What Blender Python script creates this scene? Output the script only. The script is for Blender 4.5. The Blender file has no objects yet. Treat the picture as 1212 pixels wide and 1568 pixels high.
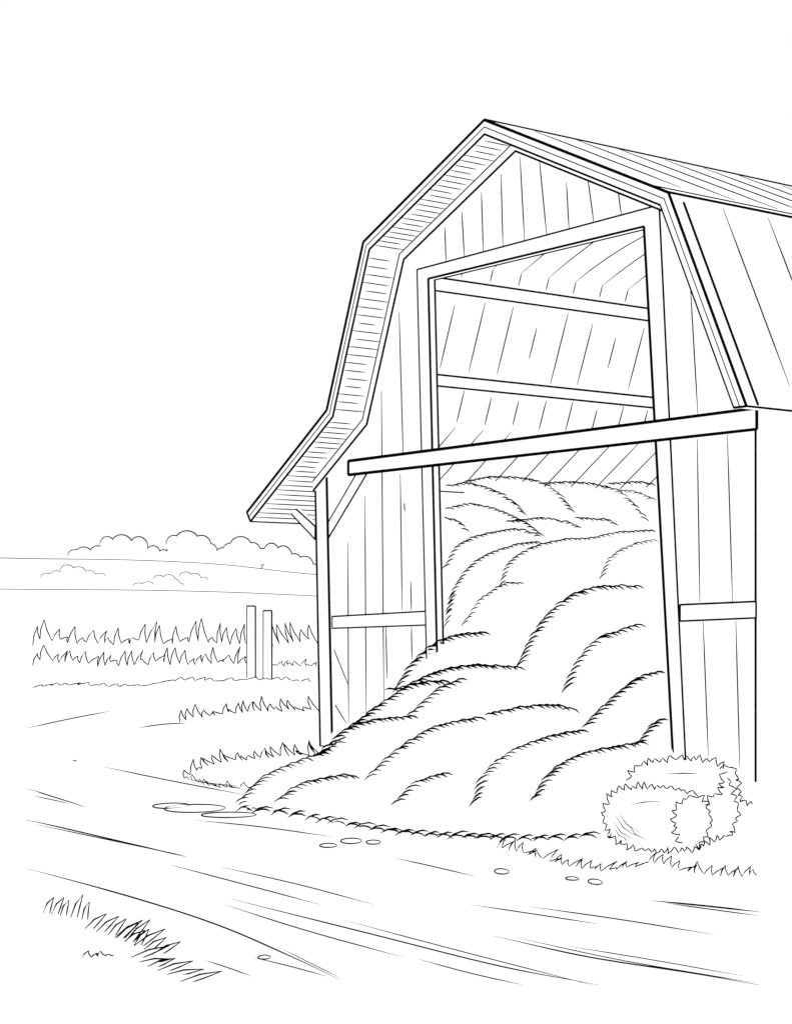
import bpy, math, random
import numpy as np
from mathutils import Vector
from mathutils.bvhtree import BVHTree
random.seed(7)
F=2918.0; CX=605.5; HY=960.0; H=1.6
WS=1.38
scn=bpy.context.scene
scn.view_settings.view_transform='Standard'
try: scn.view_settings.look='None'
except Exception: pass
CAM=Vector((0,0,H))
# ---------------------------------------------------------------- materials
def mat(name,c0,c1,scale,em=0.0,bump=0.0):
    m=bpy.data.materials.new(name); m.use_nodes=True
    nt=m.node_tree; b=nt.nodes['Principled BSDF']
    b.inputs['Roughness'].default_value=1
    b.inputs['Specular IOR Level'].default_value=0.0
    tc=nt.nodes.new('ShaderNodeTexCoord'); n=nt.nodes.new('ShaderNodeTexNoise')
    n.inputs['Scale'].default_value=scale; n.inputs['Detail'].default_value=4
    r=nt.nodes.new('ShaderNodeValToRGB')
    r.color_ramp.elements[0].color=(*c0,1); r.color_ramp.elements[1].color=(*c1,1)
    nt.links.new(tc.outputs['Object'],n.inputs['Vector'])
    nt.links.new(n.outputs['Fac'],r.inputs['Fac']); nt.links.new(r.outputs['Color'],b.inputs['Base Color'])
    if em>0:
        b.inputs['Emission Color'].default_value=(1,1,1,1); b.inputs['Emission Strength'].default_value=em  # even self-glow standing in for light on the surface
    return m
W1=(.34,.34,.34); W2=(.40,.40,.40); E=.74  # grey base plus added glow: surfaces stay white even where shade would fall
M_wood=mat('self_lit_white_wood',W1,W2,3,E)
M_hay=mat('self_lit_white_straw',W1,W2,9,E)
M_ground=mat('self_lit_white_ground',W1,W2,.6,E)
M_road=mat('self_lit_white_dirt_road',W1,W2,1.5,E)
M_leaf=mat('self_lit_white_foliage',W1,W2,.3,E)
M_stone=mat('self_lit_white_stone',W1,W2,12,E)
M_ink=mat('black_ink',(0,0,0),(.003,.003,.003),20)
# ---------------------------------------------------------------- helpers
def link(o,parent=None):
    scn.collection.objects.link(o)
    if parent: o.parent=parent
    return o
def empty(name):
    e=bpy.data.objects.new(name,None); e.empty_display_size=.3
    return link(e)
SURF=[]
def mesh(name,V,Fc,m,parent=None,surf=True,smooth=False):
    me=bpy.data.meshes.new(name); me.from_pydata([tuple(v) for v in V],[],Fc); me.update()
    me.materials.append(m)
    if smooth:
        for p in me.polygons: p.use_smooth=True
    if surf: SURF.append(([Vector(v) for v in V],[tuple(f) for f in Fc]))
    return link(bpy.data.objects.new(name,me),parent)
class Ink:
    def __init__(s): s.V=[]; s.F=[]
    def tube(s,P,w,taper=.35,n=5):
        w=w*WS
        P=[Vector(p) for p in P]
        Q=[P[0]]
        for p in P[1:]:
            if (p-Q[-1]).length>1e-5: Q.append(p)
        P=Q
        if len(P)<2: return
        N=len(P); base=len(s.V)
        for i,p in enumerate(P):
            t=(P[min(i+1,N-1)]-P[max(i-1,0)])
            if t.length<1e-7: t=Vector((1,0,0))
            t.normalize()
            ref=Vector((0,0,1)) if abs(t.z)<.85 else Vector((1,0,0))
            a=t.cross(ref).normalized(); b=t.cross(a).normalized()
            k=i/(N-1); tp=taper+(1-taper)*min(1,4*min(k,1-k)) if taper<1 else 1
            if N==2: tp=1
            d=max(1.0,(p-CAM).y)
            r=w*tp*d/F*.5
            for j in range(n):
                an=2*math.pi*j/n
                s.V.append(p+a*(r*math.cos(an))+b*(r*math.sin(an)))
        for i in range(N-1):
            for j in range(n):
                j2=(j+1)%n
                s.F.append((base+i*n+j,base+i*n+j2,base+(i+1)*n+j2,base+(i+1)*n+j))
        s.F.append(tuple(base+j for j in range(n))); s.F.append(tuple(base+(N-1)*n+j for j in reversed(range(n))))
    def line(s,a,b,w,taper=1,sub=8):
        a=Vector(a); b=Vector(b)
        s.tube([a.lerp(b,i/sub) for i in range(sub+1)],w,taper)
    def done(s,name,parent):
        if s.V: mesh(name,s.V,s.F,M_ink,parent,surf=False)
def ray(px,py): return Vector(((px-CX)/F,1,(HY-py)/F))
def gnd(px,py,z=.006):
    r=ray(px,py); k=(z-H)/r.z; return CAM+r*k
def aty(px,py,y): return CAM+ray(px,py)*y
def catmull(P,step=6):
    P=[Vector((p[0],p[1])) for p in P]; out=[]
    E_=[P[0]*2-P[1]]+P+[P[-1]*2-P[-2]]
    for i in range(1,len(E_)-2):
        a,b,c,d=E_[i-1:i+3]; n=max(1,int((c-b).length/step))
        for k in range(n):
            t=k/n
            out.append(.5*((2*b)+(c-a)*t+(2*a-5*b+4*c-d)*t*t+(3*b-a-3*c+d)*t**3))
    out.append(P[-1]); return out
# ---------------------------------------------------------------- barn frame
LAM=math.hypot(2305,2918)
U=Vector((2305/LAM,-2918/LAM,0)); D=Vector((2918/LAM,2305/LAM,0)); Z=Vector((0,0,1))
P0=gnd(490,1142,0)
def W(s,z,t=0): return P0+U*s+D*t+Z*z
def wall(px,py,off=0):
    o=P0-D*off; r=ray(px,py); k=(o-CAM).dot(D)/r.dot(D); p=CAM+r*k
    q=p-o; return (q.dot(U),p.z)
DEP=13.0; OV=.6
OUT=[(-.87,3.16),(.967,4.39),(1.743,6.43),(4.052,7.48),(6.958,6.12),(8.02,3.80)]
def inset(P,d):
    seg=[]
    for a,b in zip(P,P[1:]):
        v=Vector((b[0]-a[0],b[1]-a[1])).normalized(); n=Vector((v.y,-v.x))
        seg.append((Vector(a)+n*d,v))
    out=[seg[0][0]]
    for (p,v),(q,w) in zip(seg,seg[1:]):
        den=v.x*w.y-v.y*w.x; k=((q-p).x*w.y-(q-p).y*w.x)/den; out.append(p+v*k)
    p,v=seg[-1]; e=Vector(P[-1])+Vector((v.y,-v.x))*d
    e=e+v*((P[-1][1]-e.y)/v.y)
    out.append(e)
    return [(p[0],p[1]) for p in out]
INN=inset(OUT,.15); MID=inset(OUT,.075)
def prof(s,P=INN):
    for a,b in zip(P,P[1:]):
        if a[0]<=s<=b[0]: return a[1]+(b[1]-a[1])*(s-a[0])/(b[0]-a[0])
    return P[-1][1]
barn=empty('gambrel_barn'); bi=Ink()
def slab(name,poly,t0,t1,m=M_wood,parent=None):
    n=len(poly); V=[W(s,z,t0) for s,z in poly]+[W(s,z,t1) for s,z in poly]
    Fc=[tuple(range(n)),tuple(range(2*n-1,n-1,-1))]+[(i,i+n,(i+1)%n+n,(i+1)%n) for i in range(n)]
    return mesh(name,V,Fc,m,parent or barn)
V=[];Fc=[];n=len(OUT)
for P,t in ((OUT,-OV),(INN,-OV),(OUT,DEP),(INN,DEP)): V+= [W(s,z,t) for s,z in P]
for i in range(n-1):
    Fc+=[(i,i+1,2*n+i+1,2*n+i),(n+i,3*n+i,3*n+i+1,n+i+1),(i,n+i,n+i+1,i+1),(2*n+i,2*n+i+1,3*n+i+1,3*n+i)]
Fc+=[(0,2*n,3*n,n),(n-1,2*n-1,4*n-1,3*n-1)]
mesh('roof',V,Fc,M_wood,barn)
for i in range(n):
    bi.line(W(*OUT[i],-OV),W(*OUT[i],DEP),3.2 if i in(3,4) else 2.6)
for P,w,dt in ((OUT,3.6,0),(MID,1.3,.004),(INN,2.5,0)):
    for a,b in zip(P,P[1:]): bi.line(W(*a,-OV-dt),W(*b,-OV-dt),w)
bi.line(W(*OUT[0],-OV),W(*INN[0],-OV),3); bi.line(W(*OUT[-1],-OV),W(*INN[-1],-OV),3)
bi.line(W(*INN[0],-OV),W(*INN[0],DEP),2.2)
OUTp=inset(OUT,-.006)
def onr(i,k,t): a,b=OUTp[i],OUTp[i+1]; return W(a[0]+(b[0]-a[0])*k,a[1]+(b[1]-a[1])*k,t)
bi.line(onr(3,.92,-OV),onr(3,.92,DEP),1.5); bi.line(onr(4,.04,-.42),onr(4,.99,-.42),3.0)
t=.1
while t<DEP:
    bi.line(onr(3,random.uniform(.0,.1),t),onr(3,random.uniform(.8,.92),t+.05),1.6,.4)
    bi.line(onr(4,.03,t+.1),onr(4,random.uniform(.7,.98),t+.1),1.7,.4); t+=.72
INp=inset(INN,.006)
def oni(i,k,t): a,b=INp[i],INp[i+1]; return W(a[0]+(b[0]-a[0])*k,a[1]+(b[1]-a[1])*k,t)
for i in range(0,3):
    L=math.dist(INN[i],INN[i+1]); m=int(L/.1)
    for j in range(1,m):
        k=j/m; e=-.13-random.choice([0,0,.05,.12])
        bi.line(oni(i,k,-OV+random.choice([.0,.02,.08])),oni(i,k,e if not(i==0 and k<.5) else .5),1.25,.5)
K1,K2=.86,.285
for i in range(0,3):
    t=.45
    while t<DEP:
        if i==1:
            for a,b in ((.02,.25),(.335,.8)):
                hi_=b-random.uniform(0,.05); lo=a+random.uniform(0,.03)
                if a>.3 and random.random()<.25: lo=.48; hi_=.68
                bi.line(oni(i,lo,t),oni(i,hi_,t),1.5,.5)
            bi.line(oni(i,.92,t),oni(i,1,t),1.3,.5)
        elif i==2:
            f=random.uniform(.5,.9)
            bi.tube([oni(i,q*f,t+.35*(q**2)) for q in (0,.2,.4,.6,.8,1)],1.4,.4)
        else: bi.line(oni(i,.42,t),oni(i,1,t),1.4,.5)
        t+=.5
def purlin(i,k,w):
    a,b=Vector(INN[i]),Vector(INN[i+1]); v=(b-a).normalized(); nn=Vector((v.y,-v.x)); c=a.lerp(b,k)
    q=[c-v*w/2,c+v*w/2,c+v*w/2+nn*.03,c-v*w/2+nn*.03]
    slab('purlin',[tuple(x) for x in q],.12,DEP-.05)
    for x in q[2:]: bi.line(W(x[0],x[1],.12),W(x[0],x[1],DEP),2.3)
purlin(1,K1,.17); purlin(1,K2,.15)
purlin(4,.1,.17); purlin(4,.6,.15)
SR=7.62
slab('side_wall_left',[(0.0,0),(.1,0),(.1,prof(.1)-.01),(0.0,prof(0)-.01)],.1,DEP-.1)
slab('side_wall_right',[(SR-.1,0),(SR,0),(SR,prof(SR)-.01),(SR-.1,prof(SR-.1)-.01)],.1,DEP-.1)
bi.line(W(.1,prof(.1)-.12,.12),W(.1,prof(.1)-.12,DEP),1.6)
B=wall(655,427); C=wall(985,347); Bb=wall(668,985); Cb=wall(1029,1150)
def down(p,q): k=(0-p[1])/(q[1]-p[1]); return (p[0]+(q[0]-p[0])*k,0)
A=down(B,Bb); Dd=down(C,Cb)
slab('wall_left',[(0,0),A,B,(B[0],prof(B[0]))]+[p for p in reversed(INN) if 0<p[0]<B[0]]+[(0,prof(0))],0,.1)
slab('wall_gable',[B,C,(C[0],prof(C[0]))]+[p for p in reversed(INN) if B[0]<p[0]<C[0]]+[(B[0],prof(B[0]))],0,.1)
slab('wall_right',[Dd,(SR,0),(SR,prof(SR))]+[p for p in reversed(INN) if C[0]<p[0]<SR]+[(C[0],prof(C[0])),C],0,.1)
for a,b in ((A,B),(B,C),(C,Dd)):
    bi.line(W(*a,.1),W(*b,.1),2.8)
bi.line(W(SR,0,0),W(SR,prof(SR),0),2.8)
I2=inset(INN,.11)
for i in range(n-1):
    a,b,c,d=INN[i],INN[i+1],I2[i+1],I2[i]
    if i==0:
        a=(0,prof(0)); d=(0,prof(0,I2))
    slab('rake_trim',[a,b,c,d],-.12,-.001)
    bi.line(W(*a,-.12),W(*b,-.12),2.1); bi.line(W(*d,-.12),W(*c,-.12),2.5)
oB=wall(638,413,.05); oC=wall(1008,314,.05); iB=wall(655,427,.05); iC=wall(985,347,.05)
oBb=down(oB,wall(652,985,.05)); oCb=down(oC,wall(1048,1155,.05)); iBb=down(iB,wall(668,985,.05)); iCb=down(iC,wall(1029,1150,.05))
slab('door_lintel',[oB,oC,iC,iB],-.05,-.001)
slab('door_jamb_left',[oBb,iBb,iB,oB],-.05,-.001)
slab('door_jamb_right',[iCb,oCb,oC,iC],-.05,-.001)
for a,b,w in ((oB,oC,2.1),(oB,oBb,2.1),(oC,oCb,2.3),(iB,iC,2.8),(iB,iBb,2.8),(iC,iCb,3.8)): bi.line(W(*a,-.052),W(*b,-.052),w)
def plank(name,px,off,th,w=2.6,ground=False,wt=None):
    q=[wall(x,y,off) for x,y in px]
    if ground: q[2]=(q[2][0],0); q[3]=(q[3][0],0)
    slab(name,q,-off,-off+th)
    for i in range(4):
        bi.line(W(*q[i],-off),W(*q[(i+1)%4],-off),w)
plank('corner_post',[(482,716),(499,708),(508,1142),(490,1142)],.07,.068,3,True)
plank('door_track',[(533,706),(1157,625),(1157,657),(533,727)],.13,.08,3.8)
plank('wall_rail',[(508,944),(651,936),(651,957),(508,962)],.03,.028,1.9)
plank('wall_rail',[(1040,926),(1156,921),(1156,946),(1040,951)],.03,.028,2.3)
plank('knee_brace',[(546,724),(563,722),(501,826),(500,803)],.055,.05,2)
plank('eave_brace',[(413,752),(428,757),(482,806),(482,826)],.03,.08,2)
def wl(p,w=1.5,off=.004,tap=.45):
    a=wall(*p[:2],off); b=wall(*p[2:],off); bi.line(W(*a,-off),W(*b,-off),w,tap)
for p in [(680,345,682,402),(706,322,710,394),(736,293,739,386),(766,266,769,379),(795,240,802,369),(824,238,836,362),(866,280,870,351),(898,268,908,342),(944,285,950,330),
          (610,470,617,716),(618,770,619,783),(583,575,587,1085),(558,760,560,1098),(532,830,533,1108),(612,725,615,935),(628,890,629,935),(629,960,630,1010),(590,960,592,1040),
          (508,988,533,1050),(508,1072,530,1108),(1055,430,1067,636),(1066,672,1070,922),(1112,665,1120,921),(1075,952,1083,1158),(1125,950,1131,1175)]:
    wl(p)
bi.done('outline',barn)
# ---------------------------------------------------------------- hay pile
CP=[]
def c3(px,py,y): p=aty(px,py,y); CP.append((p.x,p.y,p.z))
def cst(s,t,z): p=W(s,z,t); CP.append((p.x,p.y,p.z))
for px,py in [(372,1230),(385,1243),(480,1250),(560,1268),(700,1280),(850,1284),(940,1284),(430,1190),(490,1155),(1010,1240),(1040,1190)]:
    p=gnd(px,py,0); CP.append((p.x,p.y,0))
for px,py in [(340,1250),(480,1290),(700,1320),(900,1325),(385,1185),(450,1145),(1100,1250),(1080,1188)]:
    p=gnd(px,py,0); CP.append((p.x,p.y,-.28))
for a in [(550,1106,24.95),(610,1056,24.35),(650,1003,24.0),(600,1150,20),(800,1150,18),(800,1080,20),(560,1205,18.2),(700,1060,22),(950,1100,19.5),(950,1195,16.5),
          (700,955,24.3),(700,850,26),(700,748,27.1),(850,820,26.3),(850,742,28.2),(1000,748,29.4),(1000,820,26.6),(813,1000,22.4),(1015,1050,20.9),(900,910,23.8),(1000,930,23.2),(780,900,24.6),(480,1200,19.6)]:
    c3(*a)
for a in [(6.8,1.5,1.6),(7.6,3,2.4),(6,6,3.6),(3,6,3.75),(7,10,3.4),(2,11,3.6),(5,12,3.2),(.5,9,3.6)]: cst(*a)
CPa=np.array(CP); X=CPa[:,:2]; zz=CPa[:,2]
def phi(r): return np.where(r>1e-9,r*r*np.log(np.maximum(r,1e-9)),0)
R=np.linalg.norm(X[:,None]-X[None],axis=2); N=len(X)
K=np.zeros((N+3,N+3)); K[:N,:N]=phi(R)+np.eye(N)*.02; K[:N,N]=1; K[:N,N+1:]=X; K[N,:N]=1; K[N+1:,:N]=X.T
sol=np.linalg.solve(K,np.concatenate([zz,[0,0,0]]))
gs=np.arange(-6.,11.4,.1); gt=np.arange(-9,12.3,.1)
S,T=np.meshgrid(gs,gt,indexing='ij')
PX=P0.x+U.x*S+D.x*T; PY=P0.y+U.y*S+D.y*T
Q=np.stack([PX.ravel(),PY.ravel()],1)
hz=(phi(np.linalg.norm(Q[:,None]-X[None],axis=2))@sol[:N]+sol[N]+Q@sol[N+1:]).reshape(S.shape)
hz=np.minimum(hz,3.9)
hz+= .035*np.sin(S*5.1+1.3*np.sin(T*2.2))*np.sin(T*4.3+S)*np.clip(hz*3,0,1)
ok=(hz>-.06)
ok&=~((T>-.02)&((S<.12)|(S>SR-.12)))
poly=[gnd(x,y,0) for x,y in [(362,1228),(374,1252),(480,1260),(560,1280),(700,1292),(940,1296),(1060,1260),(1062,1190)]]+[W(6.3,0,.05),W(-.05,0,.05),gnd(484,1152,0),gnd(425,1186,0)]
ins=np.zeros(S.shape,bool); m_=len(poly)
for i in range(m_):
    x1,y1=poly[i].x,poly[i].y; x2,y2=poly[(i+1)%m_].x,poly[(i+1)%m_].y
    if abs(y1-y2)<1e-9: continue
    c=((y1>PY)!=(y2>PY))&(PX<(x2-x1)*(PY-y1)/(y2-y1)+x1); ins^=c
ok&=(T>0)|ins
idx=-np.ones(S.shape,int); V=[];Fc=[]
for i in range(S.shape[0]):
    for j in range(S.shape[1]):
        if ok[i,j]:
            idx[i,j]=len(V); V.append((PX[i,j],PY[i,j],float(hz[i,j])))
for i in range(S.shape[0]-1):
    for j in range(S.shape[1]-1):
        q=(idx[i,j],idx[i+1,j],idx[i+1,j+1],idx[i,j+1])
        if min(q)>=0: Fc.append(q)
hay=mesh('hay_pile',V,Fc,M_hay,None,smooth=True)
# ---------------------------------------------------------------- ground
gV=[(-900,-20,0),(900,-20,0),(900,1500,0),(-900,1500,0)]
mesh('ground',gV,[(0,1,2,3)],M_ground)
ra=[gnd(x,y,.004) for x,y in [(-300,1222),(54,1215),(240,1262),(400,1312),(700,1400),(1000,1450),(1700,1500)]]
rb=[gnd(x,y,.004) for x,y in [(-300,1270),(54,1333),(200,1373),(330,1415),(440,1462),(520,1500),(900,1800)]]
mesh('dirt_road',ra+rb,[(i,i+1,8+i,7+i) for i in range(6)],M_road,surf=False)
rd=bpy.data.objects['dirt_road']; ri=Ink()
def gl(P,w,tap=.25,ink=None):
    (ink or ri).tube([gnd(p.x,p.y,.008) for p in catmull(P,8)],w,tap)
for P,w in [([(40,1330),(54,1333),(200,1373),(330,1415),(440,1462),(520,1500)],1.9),
 ([(40,1256),(54,1258),(170,1285),(285,1312)],2.1),([(54,1262),(200,1293),(283,1310)],1.3),([(40,1207),(54,1211),(132,1236)],1.5),([(54,1219),(105,1230)],1.3),
 ([(40,1115),(54,1112),(110,1100),(167,1089)],1.5),([(112,1164),(117,1165)],1.3),([(158,1174),(260,1195),(375,1217)],1.4),
 ([(213,1114),(250,1109),(285,1107)],1.5),([(300,1256),(400,1266),(507,1281)],1.4),([(260,1324),(370,1353),(490,1385)],1.5),([(337,1327),(460,1355),(572,1385)],1.4),
 ([(343,1385),(470,1425),(618,1466)],1.5),([(352,1376),(560,1428),(760,1478),(915,1508)],1.7),([(523,1408),(700,1455),(905,1508)],1.3),([(605,1314),(660,1326),(728,1342)],1.4),
 ([(638,1468),(720,1490),(800,1508)],1.4),([(720,1385),(820,1400),(917,1415)],1.4),([(810,1388),(950,1408),(1092,1431)],1.5),([(755,1433),(900,1465),(1060,1490),(1160,1508)],1.8),
 ([(783,1434),(950,1470),(1157,1505)],1.2),([(865,1448),(1000,1470),(1140,1495)],1.2),([(997,1379),(1080,1387),(1160,1396)],2.1),([(1020,1383),(1100,1394),(1160,1402)],1.4),
 ([(313,1470),(350,1482),(385,1495)],1.4),([(388,1466),(450,1481),(500,1495)],1.4),([(430,1452),(520,1497)],1.0)]:
    gl(P,w)
ri.done('ruts',rd)
peb=empty('pebbles'); pi=Ink()
for cx,cy,rx,ry in [(298,1239,46,6),(262,1235,28,4),(350,1249,42,4),(537,1289,16,4),(502,1296,13,3),(571,1291,11,3),(767,1336,11,4),(875,1347,10,2.5),(910,1352,10.5,4),(404,1468,9.5,3)]:
    c=gnd(cx,cy,0); rr=abs(gnd(cx+rx,cy,0).x-c.x); dy=abs(gnd(cx,cy-ry,0).y-c.y)
    V=[];Fc=[]
    for a in range(5):
        for k in range(20):
            th=2*math.pi*k/20; e=math.cos(a*math.pi/8); V.append((c.x+rr*e*math.cos(th),c.y+dy*e*math.sin(th),.012*math.sin(a*math.pi/8)))
    for a in range(4):
        for k in range(20): Fc.append((a*20+k,a*20+(k+1)%20,(a+1)*20+(k+1)%20,(a+1)*20+k))
    mesh('pebble',V,Fc,M_stone,peb,surf=False)
    pi.tube([Vector((c.x+rr*math.cos(th*math.pi/16),c.y+dy*math.sin(th*math.pi/16),.008)) for th in range(33)],1.6,.6)
pi.done('outline',peb)
# ---------------------------------------------------------------- bales
def bale(pxc,depth,r,hl,ax,strokes,zoff=0):
    c=Vector(((pxc-CX)/F*depth,depth,r+zoff)); ax=Vector(ax).normalized(); e1=Z.copy(); e2=ax.cross(e1).normalized()
    V=[];Fc=[];NR=40
    prof_=[(-1,0),(-1,.5),(-1,.9),(-.93,.99),(-.5,1.02),(0,1.0),(.5,1.02),(.93,.99),(1,.9),(1,.5),(1,0)]
    for a,q in prof_:
        for k in range(NR):
            th=2*math.pi*k/NR; rr=r*q*(1+.02*math.sin(7*th+a*3))
            V.append(c+ax*(a*hl)+e1*(rr*math.cos(th))+e2*(rr*math.sin(th)))
    for i in range(len(prof_)-1):
        for k in range(NR): Fc.append((i*NR+k,i*NR+(k+1)%NR,(i+1)*NR+(k+1)%NR,(i+1)*NR+k))
    o=mesh('hay_bale',V,Fc,M_hay,None,smooth=True)
    ink=Ink()
    def spiky(P,y,amp=7,sp=9,w=1.65):
        q=catmull(P,sp); 
        for i in range(len(q)-1):
            tng=(q[i+1]-q[i]).normalized(); nn=Vector((tng.y,-tng.x))
            f=random.uniform(.3,.95)
            tip=q[i].lerp(q[i+1],f)+nn*amp*random.uniform(.55,1.5)
            if i==0: prev=q[0]
            nx=q[i+1]+tng*random.uniform(-2,2)-nn*random.uniform(-1,3)
            mid=(prev+tip)/2-tng*1.4; mid2=(tip+nx)/2-tng*.8
            ink.tube([aty(*prev,y),aty(*mid,y),aty(*tip,y)],w,.7)
            ink.tube([aty(*tip,y),aty(*mid2,y),aty(*nx,y)],w,.7); prev=nx
    for P,y in strokes: spiky(P,y)
    return o,ink
o,k=bale(1003,13.95,.235,.33,(.95,-.30,0),[([(937,1282),(928,1262),(926,1240),(937,1219),(965,1208),(1010,1207),(1050,1214),(1066,1220)],13.45),
   ([(1108,1278),(1085,1284),(1060,1296),(1020,1300),(980,1298),(950,1288),(934,1275)],13.2),
   ([(1044,1290),(1034,1268),(1036,1240),(1050,1224),(1066,1222),(1080,1236),(1084,1260),(1076,1282),(1062,1294)],13.25)])
for a,b in [((940,1268),(958,1284)),((938,1258),(966,1284)),((940,1248),(972,1280)),((946,1244),(976,1274)),((960,1262),(988,1286)),((955,1280),(962,1286))]:
    k.tube([aty(*a,13.3),aty((a[0]+b[0])/2-3,(a[1]+b[1])/2+3,13.3),aty(*b,13.3)],1.2)
k.tube([aty(965,1232,13.4),aty(985,1228,13.4),aty(1010,1227,13.4)],1.3)
k.done('outline',o)
o,k=bale(1048,15.3,.265,.40,(1,.1,0),[([(972,1203),(966,1188),(980,1174),(1010,1167),(1045,1164),(1085,1167),(1105,1176)],15.0)])
k.tube([aty(1020,1185,14.9),aty(1045,1184,14.9),aty(1072,1185,14.9)],1.5)
k.done('outline',o)
o,k=bale(1098,14.7,.235,.22,(.45,-.9,0),[([(1100,1178),(1112,1174),(1124,1186),(1126,1205),(1134,1228),(1152,1232)],14.45),
   ([(1112,1192),(1118,1215),(1126,1240),(1120,1262),(1110,1280)],14.2),
   ([(1078,1240),(1090,1222),(1104,1215),(1106,1196),(1112,1182)],14.2)])
k.done('outline',o)
# ---------------------------------------------------------------- fence posts
for (x0,x1,yt,yb) in [(378,390,928,1038),(403,415,935,1040)]:
    d=F*H/(yb-HY); a=(x0-CX)/F*d; b=(x1-CX)/F*d; h=H+(HY-yt)/F*d; w=b-a; r=w/2; cx=(a+b)/2
    V=[];Fc=[];n8=12
    for z,q in ((-.3,1),(.4,1.03),(h*.6,1),(h-.04,.98),(h,.9),(h+.01,0.01)):
        for k_ in range(n8): th=2*math.pi*k_/n8; V.append((cx+r*q*math.cos(th),d+r*q*math.sin(th),z))
    for i in range(5):
        for k_ in range(n8): Fc.append((i*n8+k_,i*n8+(k_+1)%n8,(i+1)*n8+(k_+1)%n8,(i+1)*n8+k_))
    o=mesh('fence_post',V,Fc,M_wood,None); k=Ink()
    k.line((a,d,0),(a,d,h),2.1); k.line((b,d,0),(b,d,h),2.8)
    k.tube([Vector((cx+r*.98*math.cos(t_*math.pi/8),d+r*.98*math.sin(t_*math.pi/8),h)) for t_ in range(17)],1.8,1)
    k.done('outline',o)
# ---------------------------------------------------------------- distant terrain
def hill(name,d,front,back,px,line=True):
    q=catmull(px,20); cr=[aty(p.x,p.y,d) for p in q]
    V=[];Fc=[]
    for p in cr: V+=[(p.x,front,-.05),(p.x,(front+d)/2,p.z*.62),tuple(p),(p.x,d+back,p.z*.3)]
    for i in range(len(cr)-1):
        for j in range(3): Fc.append((i*4+j,(i+1)*4+j,(i+1)*4+j+1,i*4+j+1))
    o=mesh(name,V,Fc,M_ground,None,smooth=False)
    if line: k=Ink(); k.tube([p+Vector((0,0,.0)) for p in cr],1.6,1); k.done('crest_line',o)
hill('hills',130,82,30,[(-400,903),(-100,902),(54,903),(200,904),(340,907),(480,913),(700,925),(1400,935),(1700,940)])
hill('hills',260,165,100,[(-400,850),(-100,853),(54,856),(200,858),(340,865),(480,880),(700,895),(1400,905),(1700,910)])
hill('field_bank',72,66,9,[(-400,992),(54,992),(480,992),(700,1000)],False)
hill('field_bank',63,60,3,[(-400,1021),(54,1021),(480,1021),(700,1021)],False)
def foliage(name,d,bumps,w=2):
    V=[];Fc=[];k=Ink()
    for cx,cy,rx,ry in bumps:
        c=aty(cx,cy,d); a=rx*d/F; b=ry*d/F; base=len(V)
        for i in range(9):
            for j in range(16):
                ph=math.pi*i/8; th=2*math.pi*j/16; V.append((c.x+a*.97*math.sin(ph)*math.cos(th),c.y+a*.8*math.sin(ph)*math.sin(th),c.z+b*.97*math.cos(ph)))
        for i in range(8):
            for j in range(16): Fc.append((base+i*16+j,base+i*16+(j+1)%16,base+(i+1)*16+(j+1)%16,base+(i+1)*16+j))
        st=random.uniform(.0,.15)
        k.tube([aty(cx+rx*math.cos(t_),cy-ry*math.sin(t_),d) for t_ in [st+(math.pi-2*st)*q/24 for q in range(25)]],w,.5)
    o=mesh(name,V,Fc,M_leaf,None,smooth=True); k.done('outline',o)
foliage('distant_trees',300,[(115,851,11,9),(128,849,13,11),(146,852,13,8),(164,834,11,12),(186,836,17,17),(212,838,14,16),(234,848,11,12),(150,850,14,14),(180,858,30,25),(215,860,30,22),
   (250,852,9,10),(266,834,12,14),(286,833,20,20),(308,836,15,16),(322,844,10,11),(280,862,34,28),(318,862,20,16),(340,854,12,15),(352,846,12,14),(368,838,17,16),(386,846,13,15),(402,852,11,12),(415,850,13,18),(370,866,30,20),(433,854,14,18),(450,862,12,14),(466,866,13,14),(480,874,10,10),(430,872,30,18),(500,880,14,12)],1.8)
foliage('bushes',200,[(72,884,10,6),(86,880,9,6),(103,874,11,9),(120,876,11,8),(136,879,10,5),(152,882,9,4)],1.3)
foliage('bushes',160,[(212,898,9,5),(226,896,9,5),(243,888,9,7),(258,886,9,6),(265,893,10,7),(284,884,10,8),(298,885,9,7),(311,888,7,4),(275,897,6,4)],1.3)
# ---------------------------------------------------------------- surface lookup
allV=[];allF=[]
for v,f in SURF:
    b=len(allV); allV+=v; allF+=[tuple(i+b for i in q) for q in f]
bvh=BVHTree.FromPolygons(allV,allF)
def hit(px,py):
    r=ray(px,py).normalized(); h=bvh.ray_cast(CAM,r,400)
    return h[0]-r*.018 if h[0] else None
hi=Ink()
def stick(pts,w,tap=.3):
    hs=[hit(*p) for p in pts]; ys=sorted(h.y for h in hs if h)
    if not ys: return
    y=ys[0] if ys[-1]-ys[0]>1.2 else None
    hi.tube([h if (y is None and h) else aty(*p,(y or ys[0])) for h,p in zip(hs,pts)],w,tap)
def tufts(P,L=17,sp=7,w=2.4,fix=None,jit=2):
    q=catmull(P,sp)
    for i in range(len(q)-1):
        tg=q[i+1]-q[i]; an=math.atan2(-tg.y,tg.x)
        if fix is None:
            a=an*.68+(-.2 if an>-.25 else .2)+random.uniform(-.07,.07)
        else: a=fix+random.uniform(-.12,.12)
        l=L*random.uniform(.8,1.2)
        c=q[i]+Vector((random.uniform(-jit,jit),random.uniform(-jit,jit)*.5))
        dx,dy=math.cos(a)*l/2,-math.sin(a)*l/2
        bend=l*.13
        stick([(c.x-dx,c.y-dy),(c.x-dx*.4,c.y-dy*.4-bend),(c.x+dx*.4,c.y+dy*.4-bend),(c.x+dx,c.y+dy)],w)
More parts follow.
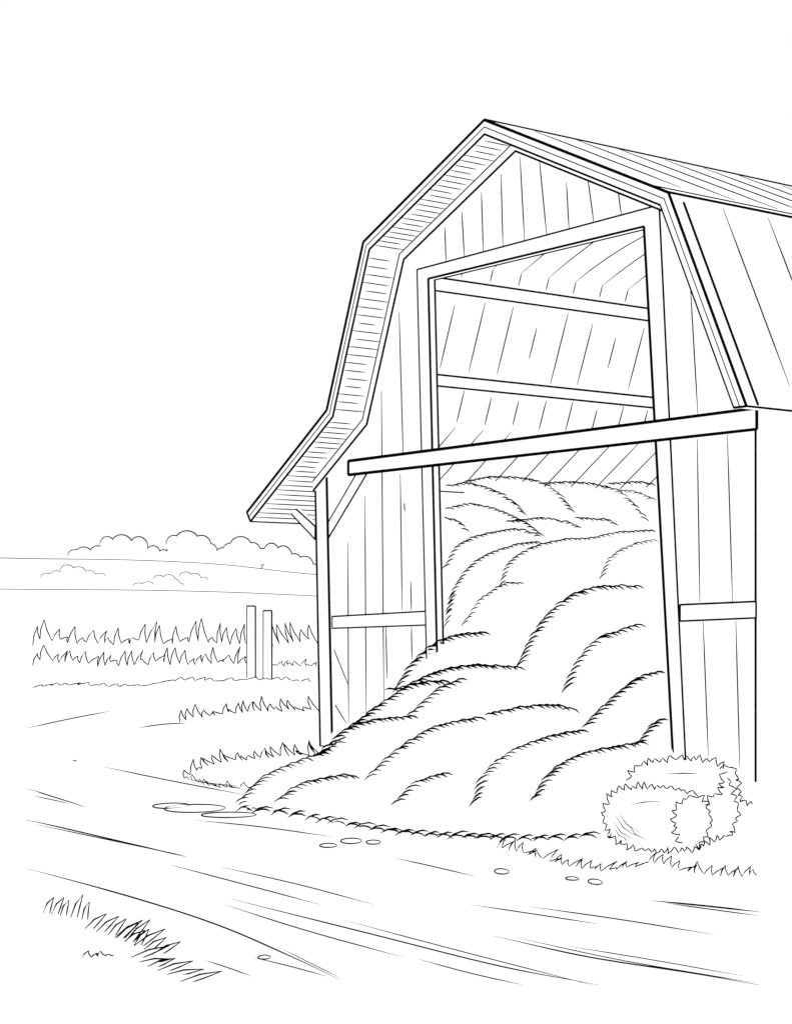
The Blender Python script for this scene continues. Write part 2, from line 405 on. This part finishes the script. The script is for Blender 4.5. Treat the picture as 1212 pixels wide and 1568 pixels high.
far=[[(715,738),(760,732),(820,738),(850,755),(878,788)],[(688,745),(720,742),(760,755),(790,775),(803,792)],[(688,780),(720,773),(760,782),(800,800),(830,824)],
 [(685,795),(700,800),(718,818)],[(830,742),(880,740),(930,748),(960,765),(992,802)],[(935,742),(975,740),(1003,744)],[(945,752),(975,756),(1003,768)],[(780,800),(830,795),(870,802),(890,812)],
 [(885,795),(930,798),(945,808)],[(683,868),(700,838),(740,820),(790,812),(830,824)],[(768,893),(778,865),(810,842),(860,828),(905,825),(950,816),(1005,813)],
 [(686,935),(700,895),(730,860),(780,838),(830,830)],[(922,882),(935,855),(970,835),(1006,828)],[(712,955),(735,920),(770,897),(803,893)],[(684,955),(686,938),(692,905)]]
for P in far: tufts(P,14,7,1.7,None,1)
near=[[(797,1018),(820,970),(860,925),(910,903),(985,900)],[(868,1053),(885,1015),(920,980),(985,957)],[(900,1110),(940,1070),(980,1040),(1018,1028)],[(980,1138),(1003,1110),(1020,1100)],
 [(750,1095),(800,1085),(850,1083),(885,1090)],[(608,1058),(635,1015),(685,980),(748,970)],[(545,1110),(600,1070),(660,1035),(720,1022),(800,1025)],[(632,1092),(670,1060),(715,1038)],[(600,1058),(650,1048),(690,1045)],
 [(567,1190),(610,1150),(670,1115),(740,1100)],[(490,1156),(540,1115),(600,1102),(640,1098)],[(372,1225),(410,1190),(460,1168),(500,1152),(530,1128)],[(430,1226),(460,1205),(510,1192),(550,1190)],
 [(610,1228),(640,1200),(690,1185)],[(727,1228),(745,1185),(790,1150),(850,1128),(900,1120)],[(820,1222),(845,1185),(890,1158),(950,1145),(990,1138)]]
for P in near: tufts(P,22,8.5,2.4,None,1.2)
edge=[(375,1238),(430,1243),(480,1252),(540,1263),(620,1275),(700,1280),(780,1283),(850,1283),(925,1278)]
tufts(edge,30,19,2.3,.24,2)
tufts([(x,y+2) for x,y in edge],24,19,2.3,-.12,1)
tufts([(372,1230),(385,1240),(400,1243)],14,6,2.1,.3,1)
hi.done('straw_strokes',hay)
# ---------------------------------------------------------------- grass
grass=empty('grass'); gi=Ink()
def zig(P,amp,sp,lean=0,w=1.6,base_jit=3,depth=None,skip=None):
    q=catmull(P,sp); prev=None
    for i in range(len(q)-1):
        y=depth or gnd(q[i].x,q[i].y,0).y
        if prev is None: prev=(q[i].x,q[i].y)
        hgt=amp*random.choice([.4,.7,.9,1,1.2])*random.uniform(.9,1.1)
        tx=q[i].x+sp*.5+lean*random.uniform(.2,2)+random.uniform(-5,5); ty=q[i].y-hgt
        nx=(q[i+1].x+random.uniform(-2,2),q[i+1].y-random.uniform(0,base_jit))
        gi.tube([aty(*prev,y),aty(prev[0]*.5+tx*.5-2,prev[1]*.5+ty*.5,y),aty(tx,ty,y)],w,.7)
        gi.tube([aty(tx,ty,y),aty(tx*.5+nx[0]*.5-1.5,ty*.5+nx[1]*.5,y),aty(*nx,y)],w,.7); prev=nx
zig([(50,989),(80,988),(150,990),(250,990),(350,990),(376,990)],34,12,4,1.5,10,71.5)
zig([(417,990),(440,988),(484,986)],32,10,-4,1.5,8,71.5)
zig([(50,1019),(80,1019),(150,1021),(250,1019),(340,1019),(375,1023)],25,11,3,1.5,9,62.5)
zig([(416,1021),(450,1020),(484,1021)],9,8,2,1.3,3,62.5)
zig([(50,1053),(120,1050),(200,1052),(270,1043),(340,1044),(380,1042),(430,1042),(475,1045)],5,14,4,1.3,2)
zig([(275,1106),(320,1098),(370,1092),(430,1090),(487,1090)],20,10,-3,1.6,4)
zig([(282,1192),(310,1178),(350,1168),(400,1163),(450,1158),(492,1158)],20,9,-5,1.6,4)
zig([(285,1192),(320,1204),(350,1207),(388,1209)],9,8,-5,1.3,2)
gl([(287,1193),(320,1199),(365,1204)],1.2,.3,gi)
zig([(760,1298),(800,1308),(860,1325),(920,1334),(960,1330),(1000,1320)],14,10,8,1.5,3)
zig([(1000,1322),(1040,1333),(1100,1342),(1158,1342)],16,11,8,1.5,3)
def blades(P,L,sp,ang,w=2.1):
    q=catmull(P,sp)
    for p in q:
        y=gnd(p.x,p.y,0).y; a=math.radians(ang(p)+random.uniform(-8,8)); l=L*random.uniform(.75,1.25)
        e=(p.x+math.cos(a)*l,p.y-math.sin(a)*l)
        gi.tube([aty(p.x,p.y,y),aty((p.x+e[0])/2-2,(p.y+e[1])/2-3,y),aty(*e,y)],w,.5)
        gi.tube([aty(*e,y),aty((p.x+e[0])/2+4,(p.y+e[1])/2+3,y),aty(p.x+9,p.y+4,y)],w*.9,.5)
blades([(66,1398),(92,1402),(125,1408)],32,13,lambda p:60)
blades([(130,1422),(165,1432),(205,1447)],42,13,lambda p:42)
blades([(200,1466),(225,1480),(255,1492),(275,1503)],58,12,lambda p:12)
blades([(175,1436),(205,1448),(235,1460)],48,11,lambda p:26)
zig([(126,1466),(150,1466),(172,1464)],11,11,3,1.8,2)
gi.done('grass_blades',grass)
# ---------------------------------------------------------------- light
w=bpy.data.worlds.new('World'); scn.world=w; w.use_nodes=True; nt=w.node_tree
bg=nt.nodes['Background']; bg.inputs['Color'].default_value=(1,1,1,1); bg.inputs['Strength'].default_value=1.0
sl=bpy.data.lights.new('sun','SUN'); sl.energy=.5; sl.angle=math.radians(20); sl.color=(1,.99,.97)
so=link(bpy.data.objects.new('sun',sl)); so.rotation_euler=(math.radians(40),0,math.radians(-15))
# ---------------------------------------------------------------- camera
cd=bpy.data.cameras.new('camera'); cam=link(bpy.data.objects.new('camera',cd))
cam.location=CAM; cam.rotation_euler=(math.radians(90),0,0)
cd.sensor_fit='HORIZONTAL'; cd.sensor_width=36; cd.lens=36*F/1211; cd.shift_y=(HY-784)/1211; cd.clip_end=4000; cd.clip_start=.1
scn.camera=cam
